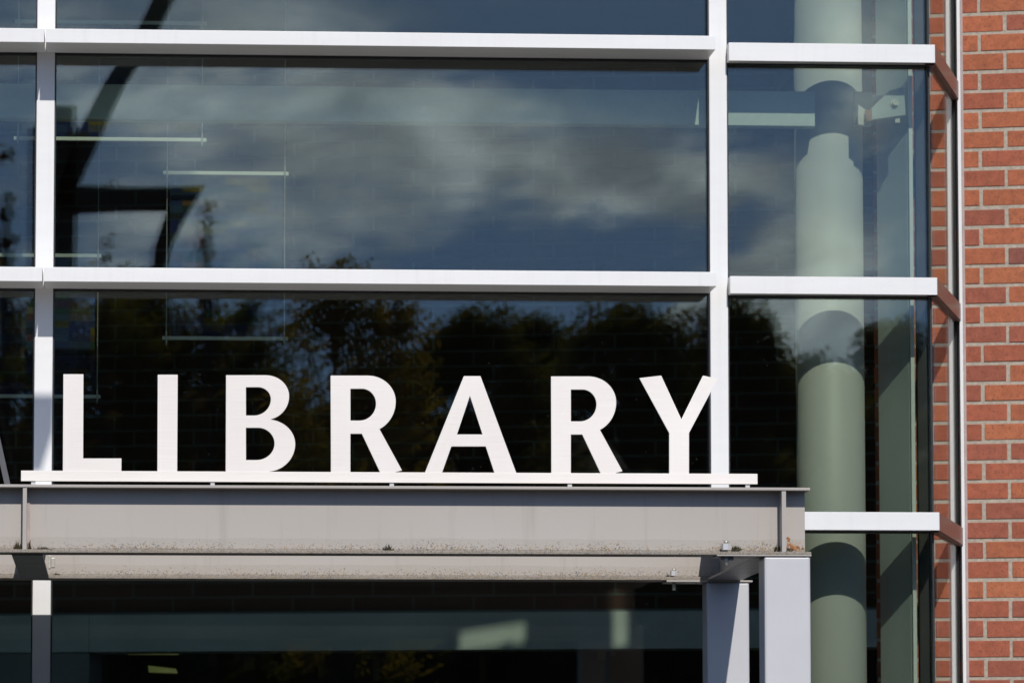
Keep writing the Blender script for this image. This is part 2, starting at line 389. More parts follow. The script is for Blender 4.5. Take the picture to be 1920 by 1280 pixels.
# sunshade ledges, one length per bay, a thin open joint over each mullion
ends = [XL+.0] + [ (a+b_)/2+.0 for a, b_ in allm[:-1]] + [X(1344.3, YS, 300)]
ends[-2] = X(82.5, YS, 300)
for lz0, lz1 in lv_main:
    for k in range(len(ends)-1):
        x0, x1 = ends[k]+.0035, ends[k+1]-(.0035 if k < len(ends)-2 else 0)
        mb = MB()
        # hollow blade: front, top, bottom plates tapering slightly at the end towards the wall
        last = k == len(ends)-2
        xe = x1-(.004 if last else 0)
        mb.box(x0, xe, YS, -.001, lz0, lz1, .0015)
        sh = mb.build('sunshade', M['white'], cw)
    for (a, b_), (c, d) in zip([(XL, XL)]+allm[:-1], allm):
        mb = MB(); mb.box(b_+.0065, c-.0065, .0, .027, lz0+.004, lz1-.004)
        o = mb.build('transom', M['white'], cw)
        MB().box(b_+.0065, c-.0065, .028, .07, lz0-.005, lz1+.004).build('gasket', M['black'], o)
        MB().box(b_+.0065, c-.0065, .0705, .15, lz0+.006, lz1-.006).build('back_tube', M['tube'], o)
# slim bars of the end bay
XE0 = MR[1]
for lz0, lz1 in lv_end:
    mb = MB(); mb.box(XE0+.0015, XCOR, YB, -.0, lz0, lz1, .0012)
    o = mb.build('end_bar', M['white'], cw)
    MB().box(XE0+.0065, XCOR-.03, .001, .07, lz0-.006, lz1+.003).build('gasket', M['black'], o)
    MB().box(XE0+.0065, XCOR-.03, .0705, .13, lz0+.002, lz1-.002).build('back_tube', M['tube'], o)
# panes (outer and inner sheet; the inner sheet sits a hair out of true, so reflections double)
def pane(x0, x1, z0, z1, nm='glass_pane', tx=0.0010, tz=0.0006):
    mb = MB(); mb.box(x0, x1, .030, .036, z0, z1)
    o = mb.build(nm, M['glass'], cw)
    cx, cz = (x0+x1)/2, (z0+z1)/2
    f_ = lambda x, y, z: (x, y+(x-cx)*tx+(z-cz)*tz, z)
    mb = MB(); y0, y1 = .052, .058
    mb.hexa([f_(x0,y0,z0), f_(x1,y0,z0), f_(x1,y1,z0), f_(x0,y1,z0), f_(x0,y0,z1), f_(x1,y0,z1), f_(x1,y1,z1), f_(x0,y1,z1)])
    mb.build('inner_sheet', M['glass'], o)
zs = [l[1] for l in lv_main]; zb = [l[0] for l in lv_main]
for (a, b_), (c, d) in zip([(XL, XL)]+allm[:-1], allm):
    for k in range(len(zs)-1):
        tx = .0010 if c > -.5 and c < 0 or c > 0 else .0012
        pane(b_+.001, c-.001, zs[k+1]-.02, zb[k]+.02, tx=random.uniform(.0008, .0011), tz=random.uniform(.0004, .0007))
    pane(b_+.001, c-.001, BOTZ, zb[-1]+.02)
ze = [l[1] for l in lv_end]; zeb = [l[0] for l in lv_end]
XG1 = X(1743.5, .03, 600)
for k in range(len(ze)-1):
    pane(XE0+.001, XG1, ze[k+1]-.02, zeb[k]+.02, tx=.0007, tz=.0005)
pane(XE0+.001, XG1, BOTZ, zeb[-1]+.02)
# black corner joint
o = MB().box(X(1738, .06), X(1743.5, .06), .06, .075, BOTZ, TOPZ+.2).build('corner_joint', M['black'], cw)
MB().box(X(1719.5, .30), X(1742, .30), .30, .34, BOTZ, TOPZ+.2, .003).build('corner_post', M['black'], cw)  # black box added behind the flange to fill the dark corner strip
MB().box(X(1744.2, .0), X(1748, 0), -.0, .05, BOTZ, TOPZ+.2, .001).build('corner_gasket', M['black'], cw)
# return bars, return glass, jamb against the brick
for lz0, lz1 in lv_end:
    mb = MB(); mb.obox(C0, ru, .0015, rl, 0, .045, lz0, lz1, .001)
    o = mb.build('return_bar', M['bronze'], cw)
    mb = MB(); mb.obox(C0, ru, .03, rl-.01, .006, .04, lz0-.006, lz0-.0005)
    mb.build('underside_seal', M['bronze_dark'], o)  # darker brown strip along the underside of the bar
for k in range(len(ze)-1):
    MB().obox(C0, ru, .06, rl+.01, .018, .024, ze[k+1]-.01, zeb[k]+.01).build('side_pane', M['glass_side'], cw)
MB().obox(C0, ru, .06, rl+.01, .018, .024, BOTZ, zeb[-1]+.01).build('side_pane', M['glass_side'], cw)
YJ = YR+.0
jb = MB().box(X(1799.7, YJ-.02), X(1805.8, YJ-.02), YJ-.02, YJ+.06, BOTZ, TOPZ+.3, .001).build('jamb', M['white'], cw)
MB().box(X(1786.3, YJ+.03), X(1799.7, YJ+.03)-.0005, YJ+.03, YJ+.05, BOTZ, TOPZ+.3).build('jamb_recess', M['grey_reveal'], cw)
MB().box(X(1779.6, YJ+.01), X(1786.3, YJ+.01), YJ+.01, YJ+.07, BOTZ, TOPZ+.3, .001).build('jamb', M['white'], cw)
MB().box(X(1792.4, YJ+.02), X(1793.6, YJ+.02), YJ+.02, YJ+.0295, BOTZ, TOPZ+.3).build('jamb_gasket', M['black'], cw)

# ------------------------------------------------------------------ brick wall (every unit modelled in relief)
W0 = Vector((X(1811.0, YR+.02), YR+.02, 0))           # wall face just right of the jamb
def Wpt(px, py):
    d = ROT @ Vector((px-960, 640-py, -F)); n = Vector((-wu.y, wu.x, 0))
    t = (W0-CAM).dot(n)/d.dot(n); return CAM+d*t
def wa(px, py): return (Wpt(px, py)-W0).dot(wu)
ROW = None
zA, zB = Wpt(1850, 26.2).z, Wpt(1850, 1234).z          # two mortar lines, counted between
nrow = 33
ROW = (zA-zB)/nrow
aodd = wa(1836, 80); aeven = wa(1883.5, 50)
LEN = 2*(aeven-aodd)
bw = thing('brick_wall', 'sunlit red brick wall beside the white window jamb on the right', 'wall', (W0.x+.3, W0.y, 0))
mb = MB(); bricks = []
a_min, a_max = wa(1639.5, 700), 1.6
zj = zA - math.floor(zA/ROW)*ROW
mj = .0155
r_ = 0
k0 = round((zA-zj)/ROW)
cols = []
wn3 = Vector((-wu.y, wu.x, 0))
nrows = int(6.2/ROW)
for r_ in range(nrows):
    z0 = zj+r_*ROW+mj/2; z1 = z0+ROW-mj
    # row just under mortar zA (index k0-1) has its joint at aeven
    ph = aeven if (r_-(k0-1)) % 2 == 0 else aodd
    n0 = math.floor((a_min-ph)/LEN)
    a = ph+n0*LEN
    while a < a_max:
        x0 = max(a+mj/2, a_min); x1 = min(a+LEN-mj/2, a_max)
        a += LEN
        if x1-x0 < .01: continue
        j = random.uniform(-.0012, .0012); dpt = random.uniform(-.0015, .0015)
        nb = len(mb.bm.faces)
        # gap for the jamb
        q = lambda s_, d_, z: W0+wu*s_+wn3*d_+Vector((0, 0, z))
        x0j = x0+random.uniform(-.0015, .0015); x1j = x1+random.uniform(-.0015, .0015)
        za, zb_ = z0+j+random.uniform(-.0008, .0008), z1+j+random.uniform(-.0008, .0008)
        mb.hexa([q(x0j,dpt,za),q(x1j,dpt,za),q(x1j,.05,za),q(x0j,.05,za),q(x0j,dpt,zb_),q(x1j,dpt,zb_),q(x1j,.05,zb_),q(x0j,.05,zb_)], .0022, 2)
        t = random.random()
        base = [(.50, .155, .072), (.44, .128, .068), (.39, .118, .070), (.53, .172, .078), (.31, .105, .075)][random.choices(range(5), (4, 3, 1.1, 2.2, .3))[0]]
        kk = random.uniform(.92, 1.1)
        cols += [tuple(c*kk for c in base)]*(len(mb.bm.faces)-nb)
fc = list(cols)
o = mb.build('brickwork', M['brick'], bw, recalc=False)
at_ = o.data.color_attributes.new('brickcol', 'FLOAT_COLOR', 'CORNER')
for p in o.data.polygons:
    for li in p.loop_indices: at_.data[li].color = (*fc[p.index], 1)
MB().obox(W0, wu, a_min+.002, a_max, .0035, .2, 0, 8.5).build('mortar_bed', M['mortar'], bw)
MB().box(X(1806.2, YR-.005), X(1810.8, YR-.005), YR-.005, YR+.04, 0, TOPZ+.3).build('sealant', M['sealant'], bw)

# ------------------------------------------------------------------ column, girt, fin, bracket behind the glass
YC = .40; RC = .1395
colx = (X(1489.5, YC, 640)+X(1622.3, YC, 640))/2
mb = MB(); mb.tube((colx, YC, 0), (colx, YC, 5.4), RC, seg=96)
o = mb.build('column', M['col']); recentre(o)
tag(o, 'round pale green-grey steel column standing behind the end window bay', 'column')
zg0, zg1 = Z(235.5, .164, 1450), Z(170.5, .164, 1450)
XG = X(1528.5, .164, 200)
mb = MB(); mb.box(XL, XG, .172, .258, zg0, zg1, .003); o = mb.build('girt_beam', M['girt']); recentre(o)
tag(o, 'horizontal grey steel beam behind the upper panes, ending at the round column', 'beam')
fn = thing('steel_fin', 'tall grey-green steel fin with a bright front edge between column and glass corner', 'steel post', (3.1, .35, 0))
fa = Vector((X(1707.5, .262, 560), .262, 0)); fb = Vector((X(1650.8, .44, 640), .44, 0)); fu = (fb-fa).normalized()
MB().obox(fa, fu, 0, (fb-fa).length, 0, .012, 0, 5.4, .001).build('web', M['fin'], fn)
MB().box(X(1707.5, .235), X(1714.6, .235), .235, .262, 0, 5.4, .001).build('front_flange', M['white'], fn)
# bracket with bolt
bk = thing('bolted_bracket', 'tapered steel gusset plate with one hexagonal bolt near the top of the fin', 'bracket', P(1680, 225, .20))
yk = .085
poly = [(1634, 203), (1667.5, 170.5), (1695, 163.5), (1698, 215.5), (1635, 224.5)]
MB().prism([P(a, c, yk) for a, c in poly[::-1]], .012).build('gusset_plate', M['fin'], bk)
p = P(1677, 194, yk)
mb = MB(); mb.tube(p, p+Vector((0, -.006, 0)), .0165, seg=24); o = mb.build('washer', M['steel'], bk)
mb = MB(); mb.tube(p+Vector((0, -.0062, 0)), p+Vector((0, -.019, 0)), .0115, seg=6); mb.build('bolt_head', M['steel'], bk)
MB().prism([P(a, c, .12) for a, c in [(1609, 196), (1609, 233.5), (1633, 236), (1629, 211)]], .01).build('stub_plate', M['col'], bk)
MB().box(X(1627, yk), X(1637, yk), yk, yk+.02, Z(227, yk, 1630), Z(206, yk, 1630)).build('weld', M['rust'], bk)
MB().box(X(1683, yk), X(1692, yk), yk+.013, yk+.05, Z(229, yk, 1680), Z(217, yk, 1680)).build('nut', M['steel'], bk)
MB().tube((colx+.09, YC-.02, zg1-.01), (X(1690, .3), .30, zg1-.01), .022, seg=16).build('arm', M['fin'], bk)
MB().box(X(1606, .172), X(1640, .172), .172, .235, Z(234, .172, 1600), Z(172, .172, 1600)).build('arm_plate', M['fin'], bk)

# ------------------------------------------------------------------ building body round the lobby
YW = 5.0; WI = R(11.5)                       # inner wall
iu = Vector((math.cos(WI), -math.sin(WI), 0))
I0 = Vector((X(700, YW), YW, 0))
def Ipt(px, py, off=0.):
    n = Vector((-iu.y, iu.x, 0)); d = ROT @ Vector((px-960, 640-py, -F))
    o_ = I0+n*off; t = (o_-CAM).dot(n)/d.dot(n); return CAM+d*t
def ia(px, py=700): return (Ipt(px, py)-I0).dot(iu)
zt = Ipt(700, 1150).z; zl = Ipt(700, 1219).z
ulen = ia(756)-ia(643.5); vlen = Ipt(700, 664.2).z-Ipt(700, 692.6).z
xdoor = ia(172, 1200)
iw = thing('inner_wall', 'dim brick wall at the back of the lobby, behind the large panes', 'wall', (I0.x, I0.y, 0))
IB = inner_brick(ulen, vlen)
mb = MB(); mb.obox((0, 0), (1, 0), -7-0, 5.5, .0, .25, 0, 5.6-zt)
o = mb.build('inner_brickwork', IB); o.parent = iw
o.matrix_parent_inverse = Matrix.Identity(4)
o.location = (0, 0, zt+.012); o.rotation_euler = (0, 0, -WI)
hd = MB().obox(I0, iu, -7, 5.5, -.06, .25, zl, zt).build('header', M['fascia'], iw)
MB().obox(I0, iu, -7, 5.5, -.02, .0, zt+.0005, zt+.011).build('header_trim', M['panelgrey'], iw)
MB().obox(I0, iu, -7, xdoor, -.055, .25, 0, zl-.006).build('side_panel', M['panelgrey'], iw)
MB().obox(I0, iu, xdoor-.002, xdoor, -.0605, -.06, zl, zt-.004).build('panel_joint', M['black'], iw)
tag(MB().box(-9, 6.5, .1, 14, -.0, .012).build('floor', M['floor']), kind='structure')
def back_to(px, py, Y):
    w_ = Ipt(px, py, -.06); return w_+sdir*((w_.y-Y)/(-sdir.y))
oa, ob = back_to(862, 1224, .1), back_to(984, 1164, .1)  # unseen openings added so that sun patches land on the header
oc, od = back_to(1150, 1216, .1), back_to(1176, 1080, .1)
la, lb = back_to(862, 1216, 1.0), back_to(1176, 1080, 1.0)
tw = [oa+(Vector((0, 0, 0))-sdir)*0, ob]
ya = [ (w_.y-(5.45-w_.z)/.74) for w_ in (Ipt(862, 1216), Ipt(1176, 1080))]
hx0, hx1, hy0, hy1 = la.x-.3, lb.x+.3, .45, 2.4
cl_ = MB(); cl_.box(-9, hx0, .30, 14, 5.45, 5.6); cl_.box(hx1, 3.15, .30, 14, 5.45, 5.6); cl_.box(hx0, hx1, .30, hy0, 5.45, 5.6); cl_.box(hx0, hx1, hy1, 14, 5.45, 5.6)  # hole left in the ceiling to let those sun rays through
tag(cl_.build('ceiling', M['ceiling']), kind='structure')
bk_ = MB(); bk_.box(-9, 6.5, 11.8, 12, 0, 5.45); bk_.box(-9.2, -9, .1, 12, 0, 5.45); bk_.box(6.5, 6.7, 1.2, 12, 0, 5.45); bk_.box(3.2, 6.5, 1.4, 11.7, 5.30, 5.60)
o = bk_.build('lobby_wall', M['panelgrey']); recentre(o); tag(o, 'plain grey walls far inside the dark lobby beyond the header', 'wall')
U0, U1 = .09, .11
up_ = MB(); xa, xb = XL-3, XCOR-.02
up_.box(xa, 3.15, 13.9, 14, 5.61, 8.299); up_.box(xa, xa+.1, .3, 13.899, 5.61, 8.299)
up_.box(xa, xb, U0, U1, TOPZ+.001, oc.z)
up_.box(xa, oa.x, U0, U1, oc.z, 8.5); up_.box(ob.x, oc.x, U0, U1, oc.z, 8.5); up_.box(od.x, xb, U0, U1, oc.z, 8.5)
up_.box(oa.x, ob.x, U0, U1, ob.z, 8.5); up_.box(oc.x, od.x, U0, U1, od.z, 8.5)
if oa.z > oc.z: up_.box(oa.x, ob.x, U0, U1, oc.z, oa.z)
up_.box(xa, 3.15, .1102, 14, 8.3, 8.499); up_.box(3.1505, 6.5, 1.4, 14, 5.61, 8.5)
up_.box(xa, XL-.01, -.02, .25, 0, TOPZ); up_.box(xa, xb, .1102, .40, 5.30, 5.44)
up_.obox(C0, ru, .03, rl, .0, .05, TOPZ+.05, 8.49)
o = up_.build('upper_wall', M['upper']); recentre(o)
for a_, b_ in ((oa, ob), (oc, od)):
    MB().box(a_.x, b_.x, .096, .102, a_.z, b_.z).build('clerestory_pane', M['tinted'], o)  # unseen tinted panes added to dim the sun patches
tag(o, 'pale clad wall of the building above the glass, over the top edge of the view', 'wall')

# dim things seen under the header
def lamp(px, py, d, r):
    p = P(px, py, d)
    t = thing('pendant_lamp', None, 'lamp', (p.x, p.y, p.z-.05), 'small lamps hanging in the dark room')
    MB().ball(p, r, 2, (1, 1, .75)).build('shade', M['panelgrey'], t)
    MB().tube(p+Vector((0, 0, r*.6)), p+Vector((0, 0, .9)), .006, seg=6).build('cord', M['black'], t)
    return t
lamp(432, 1236, 7.5, .07)['label'] = 'small round lamp hanging under the dark header, the left one below letter B'
lamp(828, 1226, 7.5, .085)['label'] = 'small round lamp hanging under the dark header, the right one below letter A'
m, nt, b = mat('dim_tube'); b.inputs['Base Color'].default_value = (.2, .2, .1, 1)
nt.links.new(ramp(nt, noise(nt, 9), [(.3, (.5, .55, .2)), (.7, (.75, .8, .35))]), b.inputs['Emission Color']); b.inputs['Emission Strength'].default_value = .16
M['dim'] = m
mb = MB(); mb.prism([P(a, c, 8) for a, c in [(278, 1247), (279, 1259), (333, 1261), (330, 1253)]], .04)
o = mb.build('ceiling_light', M['dim']); recentre(o); tag(o, 'faint yellow ceiling light glowing in the dark room at lower left', 'ceiling light')
mb = MB(); mb.prism([P(a, c, 8) for a, c in [(240, 1222.3), (240, 1225.5), (335, 1226), (335, 1222.8)]], .04)
o = mb.build('ceiling_light', M['dim']); recentre(o); tag(o, 'thin faint yellow light strip right under the grey header at left', 'ceiling light')
for px, py, ww, h2 in ((398, 1236, 16, 22), (429+15, 1232, 12, 12), (468, 1243, 20, 26), (536, 1240, 14, 40), (604, 1250, 12, 44), (1128, 1226, 16, 20), (1150, 1222, 10, 12), (705, 1252, 12, 46), (905, 1252, 11, 50)):
    mb = MB(); c = P(px, py, 7.2)
    s_ = 27.2/9500
    mb.box(c.x-ww*s_/2, c.x+ww*s_/2, c.y, c.y+.01, c.z-h2*s_/2, c.z+h2*s_/2)
    mb.tube((c.x, c.y+.005, c.z+h2*s_/2), (c.x, c.y+.005, c.z+1.0), .003, seg=6)
    o = mb.build('hanging_card', M['card']); recentre(o)
    tag(o, 'small pale card hanging in the dark room under the header', 'card', 'small cards hanging in the dark room')

# ------------------------------------------------------------------ woven hangings
def hanging(yd, top, bot, xw, xrod, label, wires_up=True):
    zt_, zb_ = Z(top, yd, 300), Z(bot, yd, 300)
    r0, r1 = X(xrod[0], yd, top), X(xrod[1], yd, top)
    w0, w1 = X(xw[0], yd, top), X(xw[1], yd, top)
    t = thing('woven_hanging', label, 'wall hanging', ((r0+r1)/2, yd, zb_), 'woven hangings on white rods behind the left panes')
    for z in (zt_, zb_):
        MB().box(r0, r1, yd-.007, yd+.007, z-.0075, z+.0075, .002).build('rod', M['rod'], t)
    for x in (w0, w1):
        MB().tube((x, yd-.009, zb_-.03), (x, yd-.009, 5.45), .0017, seg=6).build('wire', M['wire'], t)
        for z in (zt_, zb_):
            MB().tube((x, yd-.012, z-.022), (x, yd-.012, z+.028), .0035, seg=8).build('clip', M['wire'], t)
    MB().box(w0+.012, w1-.012, yd-.001, yd+.001, zb_+.006, zt_-.006).build('cloth', M['cloth'], t)
hanging(.92, 43.5, 262, (35.5, 380), (28, 388), 'woven hanging with its lower white rod across the left mullion in the upper pane')
hanging(1.2, 324, 633.5, (313.5, 534), (306, 541), 'woven hanging whose white rods end right of the other two, above letter B')
hanging(1.6, 480.5, 744, (-150, 184), (-170, 190), 'woven hanging lowest and furthest left, its lower rod beside letter L')

# ------------------------------------------------------------------ entrance canopy
DF = -3.40; YWB = -3.33; DR = -1.90; YWR = -1.83
bmF = beam_mat('beam_paint_front', Z(1031, YWB, 700), .062, (X(1490, YWB, 1020), Z(1024, YWB, 1490)))
bmR = beam_mat('beam_paint_rear', Z(1079, YWR, 700), .060)
M['beam_plain'] = simple('beam_paint_plain', (.41, .375, .34), .5, 0, .08, 4, None, .1, 100)
cp = thing('entrance_canopy', 'grey painted steel canopy frame on square posts carrying the white sign', 'canopy', (1, -2.6, 0))
XB0 = -3.2
XF1 = X(1519, DF, 912); xfb = X(1521, DF, 1034)
zF = [Z(913, DF, 760), Z(908.2+2.6, DF, 760)]
ztop = Z(910.6, DF, 760); zft = Z(915.6, DF, 760)           # top flange top/bottom
zb1 = Z(1031.5, DF, 760); zb0 = Z(1037.2, DF, 760)
fr_ = thing('x', None, None, (0, 0, 0)); bpy.data.objects.remove(fr_)
def ibeam(name, yf, yw, x0, x1, x1b, zt1, zt0, zb1, zb0, mt):
    W = 2*(yw-yf)+.008
    web = MB().box(x0, x1-.009, yw, yw+.008, zb1, zt0).build(name, mt, cp)
    MB().box(x0, x1, yf, yf+W, zt0, zt1, .001).build('top_flange', M['beam_plain'], web)
    MB().box(x0, x1b, yf, yf+W, zb0, zb1, .001).build('bottom_flange', mt, web)
    return web
fb_ = ibeam('front_beam', DF, YWB, XB0, XF1, xfb, ztop, zft, zb1, zb0, bmF)
h = ztop-zb0
zr0 = Z(1085.2, DR, 760); zr1 = Z(1079.3, DR, 760)
XRR = X(1394, DR, 1080)
rb_ = ibeam('rear_beam', DR, YWR, XB0, XRR, XRR, zr0+h, zr0+h-.009, zr1, zr0, bmR)
for px0, px1 in ((42.5, 50), (1466, 1474)):
    MB().box(X(px0, DF+.004, 970), X(px1, DF+.004, 970), DF+.004, YWB-.0005, zb1+.0003, zft-.0003, .0005).build('stiffener', M['beam_plain'], fb_)
MB().box(X(50.2, YWB-.012, 970), X(56, YWB-.012, 970), YWB-.012, YWB-.0003, zb1+.0003, Z(943, YWB, 50)).build('weld_strip', M['sealant'], fb_)
# cap plates, posts
zc0 = Z(1041.8, DF, 1430)
MB().box(X(1342, DF+.001), xfb+.001, DF-.001, DF+.16, zc0, zb0-.0004, .001).build('cap_plate', M['beam_plain'], cp)
MB().box(X(1433.5, DF+.004, 1150), X(1520.3, DF+.004, 1150), DF+.004, DF+.155, 0, zc0-.0004, .014, 4).build('post', M['post'], cp)
zc1 = Z(1090.5, DR, 1400)
MB().box(X(1248, DR-.002), X(1408.5, DR-.002), DR-.002, DR+.16, zc1, zr0-.0004, .001).build('cap_plate', M['beam_plain'], cp)
MB().box(X(1325.5, DR+.004, 1150), X(1405, DR+.004, 1150), DR+.004, DR+.155, 0, zc1-.0004, .013, 4).build('post', M['post'], cp)
# cross beams
zx0 = Z(1087.5, DR, 1300); 
def cross(x0, x1):
    xm = (x0+x1)/2
    w_ = MB().box(xm-.004, xm+.004, YWB+.0085, YWR-.0005, zx0+.008, zx0+.175).build('cross_beam', M['beam_plain'], cp)
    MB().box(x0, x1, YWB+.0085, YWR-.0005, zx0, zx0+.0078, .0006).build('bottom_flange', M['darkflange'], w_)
    MB().box(x0, x1, YWB+.0085, YWR-.0005, zx0+.1752, zx0+.183, .0006).build('top_flange', M['beam_plain'], w_)
M['darkflange'] = simple('flange_grimy', (.20, .19, .175), .45, .1, .35, 3, (1, 12, 1))  # darker, streaky grey than the plain beam paint
cross(2.093, 2.213)
cross(X(22, YWB, 1042), X(80, YWB, 1042))
MB().box(X(96, -2.0, 1060), X(103, -2.0, 1060), -2.03, -1.99, Z(1064, -2.0, 100), Z(1046, -2.0, 100), .002).build('bolt', M['steel'], cp)
MB().box(X(91, -2.0, 1060), X(95, -2.0, 1060), -2.035, -1.985, Z(1066, -2.0, 100), Z(1042, -2.0, 100), .001).build('bolt_washer', M['steel'], cp)
# roof deck between the rear beam and the wall
MB().box(XB0, XRR, YWR+.08, -.30, Z(1050, -.3), Z(1050, -.3)+.02).build('roof_deck', M['beam_plain'], cp)
# nuts and studs
def nut(px, py, y, s=1.):
    p = P(px, py, y)
    o = MB().tube(p, p+Vector((0, 0, .021*s)), .0155*s, seg=6).build('nut', M['post'], cp)
    MB().tube(p+Vector((0, 0, .021*s)), p+Vector((0, 0, .031*s)), .0085*s, seg=12).build('stud', M['steel'], o)
    MB().tube(p-Vector((0, 0, .052)), p-Vector((0, 0, .0165)), .008*s, seg=10).build('bolt_shank', M['steel'], o)
nut(1361.5, 1030.5, DF+.035, 1.0); nut(1263.5, 1078.8, DR+.035, .85)
# under the front cap plate at the right
MB().box(X(1348, DF+.05), X(1372, DF+.05), DF+.03, DF+.07, Z(1050, DF+.05, 1360), Z(1042.2, DF+.05, 1360)).build('bolt_head', M['darkflange'], cp)
# rust marks as thin flakes on the end web
mb = MB()
for _ in range(46):
    if random.random() < .45: px, py = random.gauss(1478, 2.2), random.uniform(1006, 1029)
    else: px, py = random.gauss(1487, 7), random.gauss(1026, 2.5)
    if not 1475 < px < 1510 or py > 1030: continue
    c = P(px, py, YWB-.001); s_ = random.uniform(.0012, .0045)
    mb.ball(c, s_, 1, (1.2, .2, 1), .3)
mb.build('rust_patch', M['rust'], fb_)
M['strut'] = simple('strut_paint', (.085, .085, .09), .5, 0, .1)
# left strut; mast and arm added out of view to shade the mullion
YM = DF+.075
ms = MB().box(-1.02, -.86, YM-.05, YM+.05, ztop, EYE+4.45, .004).build('mast', M['post'], cp)
b0 = P(14, 908, YM); tdir = (P(-2, 836, YM)-b0); b1 = b0+tdir*((-.9-b0.x)/tdir.x)
wdt = X(20, YM, 900)-X(9, YM, 900)
MB().prism([b0+Vector((wdt/2, 0, 0)), b0-Vector((wdt/2, 0, 0)), b1-Vector((wdt/2, 0, 0)), b1+Vector((wdt/2, 0, 0))], .04).build('strut', M['strut'], cp)
sh_ = .104*3.33; dr_ = .74*3.33
def Sh(px, py): q = P(px, py, 0); return Vector((q.x+sh_, YM-.04, q.z+dr_))
pa = Sh(103, 800); pb = Sh(80, 872); pt = Sh(106, 738)
MB().prism([Vector((-.87, YM-.04, pb.z)), pb, pa, pt, Vector((-.87, YM-.04, pt.z))], .03).build('mast_arm', M['post'], cp)  # outline traced back along the sun from the wanted mullion shadow

# ------------------------------------------------------------------ the LIBRARY sign
YL = DF+.045
sg = thing('library_sign', 'large white metal letters reading LIBRARY on a flat rail above the canopy beam', 'sign', (P(730, 906, YL).x, YL, Z(906, YL, 730)))
def arc(cx, cy, rx, ry, a0, a1, n=14):
    return [(cx+rx*math.cos(R(a0+(a1-a0)*i/n)), cy+ry*math.sin(R(a0+(a1-a0)*i/n))) for i in range(n+1)]
def ang(cx, x, rx): return math.degrees(math.acos((x-cx)/rx))
def letR(dx, dy):
    o = [(620, 703.8)]+arc(689.4, 752.3, 52.7, 48.5, -90, 0)+arc(689.4, 752.3, 52.7, 57, 4, ang(689.4, 711.6, 52.7))+[(753.9, 881.3), (741.4, 884.4), (741.4, 887), (713.6, 887), (678.4, 812.7), (657.1, 812.7), (657.1, 887), (620.4, 887)]
    h_ = [(657.1, 728.5)]+arc(678.8, 756.5, 26.2, 28, -90, 0)+arc(674, 756.5, 31, 31.6, 4, 90)+[(657.1, 788.1)]
    return [[(x+dx, y+dy) for x, y in q] for q in (o, h_)]
LET = {
 'L': [[(118.9, 701.2), (156.4, 701.2), (155.8, 858.9), (227.7, 858.9), (227.7, 884), (117.7, 884)]],
 'I': [[(295.9, 702.2), (333.2, 702.2), (332.3, 885), (295, 885)]],
 'B': [[(424, 703)]+arc(497.8, 742.5, 44.4, 39.5, -90, 0)+arc(497.8, 742.5, 44.4, 44.2, 4, ang(497.8, 507.6, 44.4))+arc(500, 832, 53.6, 46.2, -ang(500, 508.2, 53.6), 0)+arc(500, 832, 53.6, 51.8, 4, ang(500, 504.5, 53.6))+[(504.3, 885.4), (423.1, 885.4)],
       [(461.2, 725.6)]+arc(483.8, 748, 24, 22.4, -90, 0)+arc(476, 748, 31.8, 30.6, 4, 90)+[(461.2, 778.6)],
       [(461.2, 801.6)]+arc(483.8, 831, 30.9, 29.4, -90, 0)+arc(481, 831, 33.7, 31, 4, 90)+[(461.2, 862)]],
 'R1': letR(0, 0),
 'A': [[(869.9, 704.8), (900.9, 704.8), (968.7, 887.5), (927.6, 887.5), (910.8, 836.5), (846.4, 836.5), (828.3, 887.5), (795.8, 887.5)], [(881.2, 741.7), (905, 814), (856.8, 814)]],
 'R2': letR(413.4, 1.5),
 'Y': [[(1199, 708.5), (1239.8, 703.8), (1277.7, 786.1), (1318.3, 703.8), (1345.9, 709.8), (1292, 811.2), (1292, 888), (1254.8, 888), (1254.8, 811.2)]],
}
names = {'L': 'L', 'I': 'I', 'B': 'B', 'R1': 'first R', 'A': 'A', 'R2': 'second R', 'Y': 'Y'}
dg = None
for k, outs in LET.items():
    cu = bpy.data.curves.new('c', 'CURVE'); cu.dimensions = '2D'; cu.fill_mode = 'BOTH'; cu.extrude = .0045
    cu.bevel_depth = .0006; cu.bevel_resolution = 1; cu.offset = -.0006
    ref = P(730, 906, YL)
    for oo in outs:
        sp = cu.splines.new('POLY'); sp.points.add(len(oo)-1); sp.use_cyclic_u = True
        for pt_, (x, y) in zip(sp.points, oo):
            q = P(x, y, YL-.0055); pt_.co = (q.x-ref.x, q.z-ref.z, 0, 1)
    tmp = bpy.data.objects.new('tmp', cu); C.objects.link(tmp)
    bpy.context.view_layer.update()
    me = bpy.data.meshes.new_from_object(tmp.evaluated_get(bpy.context.evaluated_depsgraph_get()))
    bpy.data.objects.remove(tmp); bpy.data.curves.remove(cu)
    for v_ in me.vertices: v_.co = Vector((v_.co.x, -v_.co.z, v_.co.y))
    o = bpy.data.objects.new('letter', me); C.objects.link(o); o.parent = sg
    me.name = 'letter'; me.materials.clear(); me.materials.append(M['letter'])
    o['label'] = 'letter %s of the sign' % names[k]
zrt = Z(885, YL, 730); zrb = Z(904.3, YL, 730)
MB().box(X(39.5, YL, 895), X(1419.9, YL, 895), YL-.0055, YL+.012, zrb, zrt, .0006).build('rail', M['letter'], sg)
for px in (62.5, 398.5, 734, 1067.5, 1400.5):
    MB().box(X(px-4, YL+.02, 905), X(px+4, YL+.02, 905), YL+.0, YL+.014, ztop-.0005, zrb-.0003, .001).build('foot', M['post'], sg)

